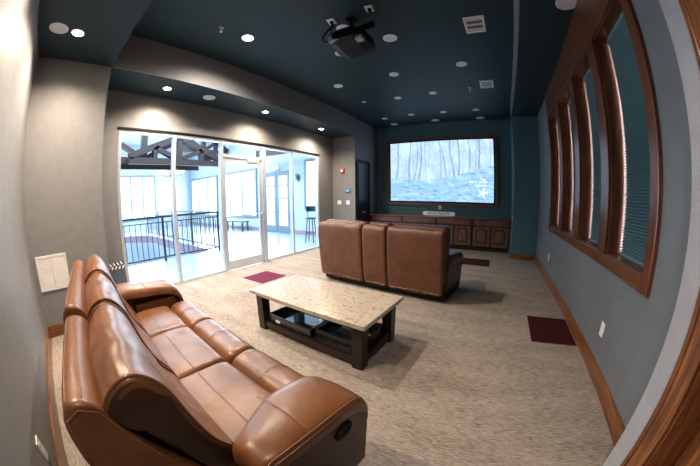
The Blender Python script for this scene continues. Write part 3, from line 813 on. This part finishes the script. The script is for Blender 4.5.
# ------------------------------------------------------------------ sofa
SF = thing('sofa', 'long caramel leather reclining sofa along the rear wall', 'sofa', (-1.615, .895, 0), math.radians(-4.5))
Lm, Ld = M['leather'], M['leather_dark']
b = BM(); box(b, -1.18, 1.18, -.90, -.10, .05, .34, .02); obj('base_frame', b, M['piping'], SF)
cuts = [-.905, -.335, .30, .905]
for i in range(3):
    a0, a1 = cuts[i]+.004, cuts[i+1]-.004
    P = spline([(-.62, .30), (-.64, .40), (-.58, .45), (-.36, .468), (-.20, .462), (-.145, .42), (-.14, .34), (-.2, .28)], 40)
    b = BM(); sweep(b, P, a0, a1, UV_, .035, .02, 16, .006, i); o = obj('seat_cushion', b, Lm, SF, True)
    b = BM(); tube(b, [(a0+.02+(a1-a0-.04)*k/20, -.37, .470+.003+.0085*math.sin(PI*k/20)) for k in range(21)], .002, 6); obj('seam', b, M['stitch'], o)
    P = spline([(-.135, .24), (-.148, .36), (-.125, .44), (-.05, .468), (.04, .455), (.095, .40), (.105, .30), (.09, .16), (.03, .10), (-.09, .12)], 44)
    b = BM(); sweep(b, P, a0, a1, UV_, .04, .02, 16, .005, 10+i, gather=.0035); o = obj('footrest', b, Lm, SF, True)
    b = BM(); us = a0+(a1-a0)*.5
    tube(b, [(us, v, z+.012) for v, z in ((-.14, .40), (-.12, .44), (-.05, .47), (.04, .457), (.096, .402), (.107, .30))], .002, 6); obj('seam', b, M['stitch'], o)
    c0, c1 = (-1.06, cuts[1]) if i == 0 else ((cuts[1], cuts[2]) if i == 1 else (cuts[2], 1.0))
    c0 += .006; c1 -= .006
    hz = lambda Q, k=(1.085, 1.045, 1.02)[i]: [(a, z if z < .45 else .45+(z-.45)*k) for a, z in Q]
    hk = (1.085, 1.045, 1.02)[i]
    # back frame of the section
    P = spline([(-.88, .14), (-.93, .30), (-.965, .60), (-.975, .85), (-.955, .935), (-.915, .955), (-.865, .93), (-.83, .85), (-.74, .66), (-.62, .46), (-.58, .30), (-.6, .16)], 48); P = hz(P)
    f0, f1 = (c0, cuts[2]-.006) if i == 0 else (c0, c1)
    if i != 1:
        b = BM(); sweep(b, P, f0, f1, UV_, .025, .0, 16, .006, 20+i); o = obj('back_frame', b, Lm, SF, True)
    for v, z in () if i == 1 else ((-.945, .947), (-.895, .951)):
        b = BM(); tube(b, [(f0+.03+(f1-f0-.06)*k/16, v, .45+(z-.45)*hk+.002) for k in range(17)], .002, 6); obj('seam', b, M['stitch'], o)
    if i == 2:
        ring = [(c1+.001, ca, cb) for ca, cb in [(-.965+.005, .80), (-.955, .925), (-.915, .945), (-.865, .92), (-.83, .84), (-.74, .65)]]
        b = BM(); tube(b, ring, .002, 6); obj('seam', b, M['stitch'], o)
    # back cushion
    e0, e1 = max(c0, -1.04), min(c1, .99)
    P = spline([(-.855, .865), (-.85, .90), (-.815, .945), (-.765, .967), (-.715, .95), (-.665, .885), (-.62, .74), (-.575, .62), (-.52, .535), (-.495, .47), (-.535, .425), (-.62, .50), (-.70, .665), (-.79, .82)], 64); P = hz(P)
    b = BM(); sweep(b, P, e0, e1, UV_, .03, .07, 22, .009, 30+i, gather=.005); o = obj('back_cushion', b, Lm, SF, True)
    for ee, sgn in ((e0, -1), (e1, 1)):
        b = BM(); tube(b, [(ee-sgn*.018, a, z) for a, z in [((p[0]+.69)*1.01-.69, (p[1]-.73)*1.01+.73) for p in P]], .0075, 6, True); obj('piping', b, M['leather'], o, True)
    if i == 2:
        b = BM(); cxa, cza = -.69, .73
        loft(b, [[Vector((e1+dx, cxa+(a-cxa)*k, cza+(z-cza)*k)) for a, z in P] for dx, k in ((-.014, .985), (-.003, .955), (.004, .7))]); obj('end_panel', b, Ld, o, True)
def arm(s):
    """s=+1 right arm, -1 left arm"""
    tops = [(.035, .44, .02), (.03, .50, .01), (.01, .555, .0), (-.03, .605, 0), (-.09, .64, 0), (-.17, .657, 0), (-.30, .667, 0), (-.40, .672, 0), (-.50, .675, 0), (-.545, .66, .01), (-.56, .62, .03)]
    if s < 0: tops = tops[:8]+[(-.5, .685, 0), (-.7, .69, 0), (-.86, .68, 0)]
    rings = []
    def ringat(v, z1, ins, z0):
        w0, w1 = .905+ins+(.10 if s > 0 else 0)*max(0, min(1, (-.30-v)/.2)), 1.215-ins
        R = []
        pr_ = [(w1-.006, z0), (w1, z0+.02), (w1, z1-.035), (w1-.008, z1-.012), (w1-.03, z1-.001), (w1-.07, z1+.006), ((w0+w1)/2, z1+.012), (w0+.08, z1+.004), (w0+.035, z1-.012), (w0+.008, z1-.045), (w0, z1-.09), (w0, z0+.02), (w0+.006, z0)]
        return [Vector((s*x, v, z)) for x, z in pr_]
    # padded top
    b = BM()
    T = [(tops[0][0]-.004, tops[0][1]-.02, .04)]+tops
    rings = [ringat(v, z1, ins, max(.36, z1-.10)) for v, z1, ins in T]
    loft(b, rings)
    a = obj('armrest', b, Lm, SF, True)
    mo = a.modifiers.new('soft', 'SUBSURF'); mo.levels = 1; mo.render_levels = 2
    b = BM(); tube(b, [(s*1.2155, v-.002, z1-.03) for v, z1, _ in tops[3:]], .005, 6); obj('piping', b, M['piping'], a, True)
    b = BM(); tube(b, [(s*(1.2125-.006), v+.002, z1-.010) for v, z1, _ in tops[3:]], .002, 6); obj('seam', b, M['stitch'], a, True)
    b = BM(); tube(b, [(s*x, -.34, z) for x, z in ((.925, .652), (.98, .676), (1.06, .685), (1.14, .681), (1.195, .668), (1.212, .65))], .002, 6); obj('seam', b, M['stitch'], a, True)
    # outer and inner lower panel
    b = BM()
    prof = [(.01, .12), (.018, .40), (-.005, .50), (-.05, .555), (-.12, .59), (-.3, .605), (-.53, .615), (-.555, .4), (-.55, .12)]
    loft(b, [[Vector((s*u, v, z)) for v, z in prof] for u in (1.01, 1.207)])
    prof = [(.01, .12), (.015, .38), (-.08, .52), (-.46, .52), (-.46, .12)]
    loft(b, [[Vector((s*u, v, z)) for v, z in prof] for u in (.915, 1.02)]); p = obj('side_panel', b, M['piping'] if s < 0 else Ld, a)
    return p
arm(-1); p = arm(1)
b = BM()
loft(b, [[Vector((1.207+dx, -.165+.05*k*math.cos(t)+.012*k*math.sin(t), .515+.03*k*math.sin(t))) for t in [2*PI*q/20 for q in range(20)]] for dx, k in ((0, 1), (.012, 1), (.016, .8), (.008, .6), (.008, .1))])
obj('recliner_latch', b, M['black'], p, True)
for x in (-1.1, 1.1):
    for y in (-.82, -.14):
        b = BM(); cyl(b, (x, y, 0), .025, .06, 12); obj('foot', b, M['black'], SF)

# ------------------------------------------------------------------ loveseat
LV = thing('loveseat', 'brown leather reclining loveseat with centre console facing the screen', 'loveseat', (-1.65, 3.50, 0), math.radians(-6))
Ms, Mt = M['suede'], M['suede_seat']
b = BM(); box(b, -1.05, 1.08, .01, .80, .03, .14, .01); obj('base_frame', b, M['black'], LV)
def backp(u0, u1, sd, puff):
    P = spline([(-.02, .11), (-.05, .14), (-.085, .35), (-.115, .65), (-.13, .88), (-.115, .97), (-.06, 1.005), (.04, 1.0), (.11, .96), (.15, .80), (.2, .6), (.25, .45), (.24, .25), (.14, .12)], 56)
    b = BM(); sweep(b, P, u0, u1, UV_, .045, puff, 18, .010, sd, gather=.002); o = obj('backrest', b, Ms, LV, True)
    b = BM(); tube(b, [(u0+.03+(u1-u0-.06)*k/14, -.118, .925) for k in range(15)], .003, 6)
    return o
for u0, u1, sd in ((-1.10, -.215, 41), (-.205, .205, 42), (.215, 1.05, 43)):
    o = backp(u0, u1, sd, .012)
    P = spline([(.06, .70), (.03, .90), (.05, 1.0), (.12, 1.035), (.21, 1.01), (.26, .90), (.25, .72), (.15, .62)], 36)
    b = BM(); sweep(b, P, u0+.01, u1-.01, UV_, .05, .02, 14, .008, sd+30); obj('headrest', b, Mt, o, True)
    rg = random.Random(sd)
    # gathered bottom hem
    b = BM(); n = 26; pts = []
    for k in range(n+1):
        u = u0+.04+(u1-u0-.08)*k/n; pts.append((u, -.045+.008*math.sin(k*1.9), .125+.03*rg.random()*math.sin(PI*k/n)))
    bm_ = b; tube(bm_, pts, .018, 8); obj('hem_fold', bm_, Ms, o, True)
for u0, u1, sd in ((-.80, -.215, 51), (.215, .80, 52)):
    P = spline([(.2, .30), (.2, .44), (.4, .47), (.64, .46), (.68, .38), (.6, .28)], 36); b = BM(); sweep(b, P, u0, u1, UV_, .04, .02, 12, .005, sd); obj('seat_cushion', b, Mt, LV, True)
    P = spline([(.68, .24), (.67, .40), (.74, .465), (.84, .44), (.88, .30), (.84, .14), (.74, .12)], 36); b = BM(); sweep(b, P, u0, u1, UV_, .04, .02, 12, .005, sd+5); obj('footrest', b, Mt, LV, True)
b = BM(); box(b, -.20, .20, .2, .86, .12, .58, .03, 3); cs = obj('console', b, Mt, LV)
for x in (-.09, .09):
    b = BM(); lathe(b, [(.05, .583), (.05, .588), (.042, .59), (.04, .583)], 20, (x, .70, 0)); obj('cup_holder', b, M['alu'], cs, True)
for s, w0, w1 in ((-1, .80, 1.10), (1, .80, 1.10)):
    T = [(.915, .40, .03), (.91, .46, .012), (.895, .53, 0), (.85, .58, 0), (.78, .605, 0), (.6, .62, 0), (.4, .645, 0), (.2, .66, 0), (.12, .66, .01)]
    rings = []
    for v, z1, ins in T:
        a0, a1 = w0+ins, w1-ins
        rings.append([Vector((s*x, v, z)) for x, z in ((a1-.03, max(.34, z1-.2)), (a1, z1-.10), (a1-.004, z1-.04), (a1-.04, z1-.006), ((a0+a1)/2, z1+.01), (a0+.05, z1-.01), (a0, z1-.06), (a0, max(.34, z1-.2)))])
    b = BM(); loft(b, rings); a = obj('armrest', b, Mt, LV, True); mo = a.modifiers.new('soft', 'SUBSURF'); mo.levels = 1; mo.render_levels = 2
    prof = [(.04, .12), (.10, .60), (.3, .58), (.6, .545), (.83, .50), (.87, .40), (.86, .12)]
    b = BM(); loft(b, [[Vector((s*u, v, z)) for v, z in prof] for u in (w0+.01, w1-.025)]); obj('side_panel', b, Mt, a)

# ------------------------------------------------------------------ coffee table and trays
TA = math.radians(-2.8); TO = (-1.53, 1.99, 0)
TB = thing('coffee_table', 'low coffee table with cream granite top and dark wood legs', 'coffee table', TO, TA)
b = BM(); box(b, -.715, .715, -.38, .36, .42, .46, .006); obj('tabletop', b, M['granite'], TB)
for x in (-.62, .615):
    for y in (-.28, .255):
        b = BM(); box(b, x-.05, x+.05, y-.05, y+.05, 0, .42, .005); obj('leg', b, M['esp_z'], TB)
b = BM(); box(b, -.57, .565, -.315, -.28, .035, .105, .004); obj('rail', b, M['esp_x'], TB)
b = BM(); box(b, -.57, .565, .25, .285, .035, .105, .004); obj('rail', b, M['esp_x'], TB)
for x in (-.655, .615):
    b = BM(); box(b, x, x+.035, -.23, .205, .035, .105, .004); obj('rail', b, M['esp_y'], TB)
b = BM(); box(b, -.62, .615, -.28, .25, .07, .089); obj('shelf', b, M['esp_x'], TB)
b = BM(); box(b, -.57, .565, .25, .285, .37, .42); obj('apron', b, M['esp_x'], TB)
def tray(label, u0, u1, v0, v1, z0, z1, sticker):
    cx, cy = (u0+u1)/2, (v0+v1)/2
    ca, sa = math.cos(TA), math.sin(TA)
    t = thing('tray', label, 'tray', (TO[0]+cx*ca-cy*sa, TO[1]+cx*sa+cy*ca, z0), TA, 'dark glass-bottomed trays under the coffee table')
    w, d, h = (u1-u0)/2, (v1-v0)/2, z1-z0
    for (x0, x1, y0, y1, nm) in ((-w, w, -d, -d+.02, 'rim_side'), (-w, w, d-.02, d, 'rim_side'), (-w, -w+.02, -d+.02, d-.02, 'rim_side'), (w-.02, w, -d+.02, d-.02, 'rim_side')):
        b = BM(); box(b, x0, x1, y0, y1, 0, h, .003); obj(nm, b, M['trayblack'], t)
    b = BM(); box(b, -w+.02, w-.02, -d+.02, d-.02, .0, .02); obj('glass_bottom', b, M['darkglass'], t)
    if sticker:
        b = BM(); P = rrect(-w+.13, -w+.20, h*.32, h*.62, .012, 4); loft(b, [[Vector((x, y, z)) for x, z in P] for y in (-d-.003, -d+.001)]); obj('sticker', b, M['white'], t)
tray('dark glass-bottomed tray with a white sticker under the table', -.565, .06, -.275, .225, .0895, .185, True)
tray('dark navy tray without sticker at the table end farther from the glass wall', .075, .60, -.228, .225, .0895, .185, False)

# ------------------------------------------------------------------ clapperboard in the corner behind the sofa
cb = thing('clapperboard', 'striped film clapperboard standing in the corner beside the sofa', 'clapperboard', (-4.36, .66, 0), PI/2)
b = BM(); box(b, -.15, .13, -.012, .012, 0, .52, .004); obj('slate', b, M['bluegrey'], cb)
def stick(z, tilt, sg_):
    b = BM(); box(b, -.15, .13, -.016, .016, 0, .045); o = obj('clap_stick', b, M['ink'], cb, loc=(0, 0, z), rot=(0, tilt, 0))
    for k in range(5):
        x = -.135+k*.056; b = BM()
        loft(b, [[Vector((x, y, .001)), Vector((x+.028, y, .001)), Vector((x+.028+sg_*.02, y, .044)), Vector((x+sg_*.02, y, .044))] for y in (-.0175, .0175)]); obj('stripe', b, M['signwhite'], o)
stick(.52, 0, 1); stick(.575, -.10, -1)

# ------------------------------------------------------------------ daylight and added fill in the lobby
def area(name, loc, rot, sx, sy, p, col):
    l = bpy.data.lights.new(name, 'AREA'); l.shape = 'RECTANGLE'; l.size = sx; l.size_y = sy; l.energy = p; l.color = col
    o = bpy.data.objects.new(name, l); o.location = loc; o.rotation_euler = rot; COL.objects.link(o); return o
area('lobby_fill', (-9.5, 3, LZ-.02), (0, 0, 0), 8, 6, 1050, (.82, .93, 1.0))  # unseen fill lamp added under the ceiling to brighten the lobby
area('lobby_window_light', (-12.0, LY1-.1, 1.8), (-PI/2, 0, 0), 7, 2.2, 350, (.88, .95, 1.0))
area('far_window_light', (LX+.25, 2.4, 1.85), (0, -PI/2, 0), 2.4, 6.5, 260, (.72, .86, 1.0))
W = bpy.data.worlds.new('world'); SC.world = W; W.use_nodes = True
W.node_tree.nodes['Background'].inputs[0].default_value = (.7, .8, 1, 1); W.node_tree.nodes['Background'].inputs[1].default_value = .4

# ------------------------------------------------------------------ camera (fisheye lens)
F_PX, K3 = 265.2264, -.0369
YAW, PITCH, ROLL = .5442, -.1319, -.0072
ca, sa, cb_, sb = math.cos(YAW), math.sin(YAW), math.cos(PITCH), math.sin(PITCH)
Fw = Vector((-sa*cb_, ca*cb_, sb)); Rr = Vector((ca, sa, 0)); U = Rr.cross(Fw)
R2 = math.cos(ROLL)*Rr+math.sin(ROLL)*U; U2 = -math.sin(ROLL)*Rr+math.cos(ROLL)*U
cam = bpy.data.cameras.new('camera'); co = bpy.data.objects.new('camera', cam); COL.objects.link(co)
mw = Matrix((R2, U2, -Fw)).transposed().to_4x4(); mw.translation = Vector((0, 0, 1.4)); co.matrix_world = mw
cam.type = 'PANO'; cam.sensor_fit = 'HORIZONTAL'; cam.sensor_width = 36.0; cam.sensor_height = 36.0*466/700; cam.clip_start = .02
fm = F_PX*36/700
for tgt in (cam, getattr(cam, 'cycles', None)):
    if tgt is None: continue
    try:
        tgt.panorama_type = 'FISHEYE_LENS_POLYNOMIAL'; tgt.fisheye_fov = math.radians(200)
        tgt.fisheye_polynomial_k0 = 0; tgt.fisheye_polynomial_k1 = -1/fm; tgt.fisheye_polynomial_k2 = 0
        tgt.fisheye_polynomial_k3 = -K3/fm**3; tgt.fisheye_polynomial_k4 = 0
    except Exception as ex: print('cam', ex)
SC.camera = co
SC.view_settings.view_transform = 'Standard'; SC.view_settings.look = 'None'; SC.view_settings.exposure = 0.8; SC.view_settings.gamma = 1.0
SC.cycles.use_denoising = True; SC.cycles.max_bounces = 8; SC.cycles.transparent_max_bounces = 12; SC.cycles.sample_clamp_indirect = 6
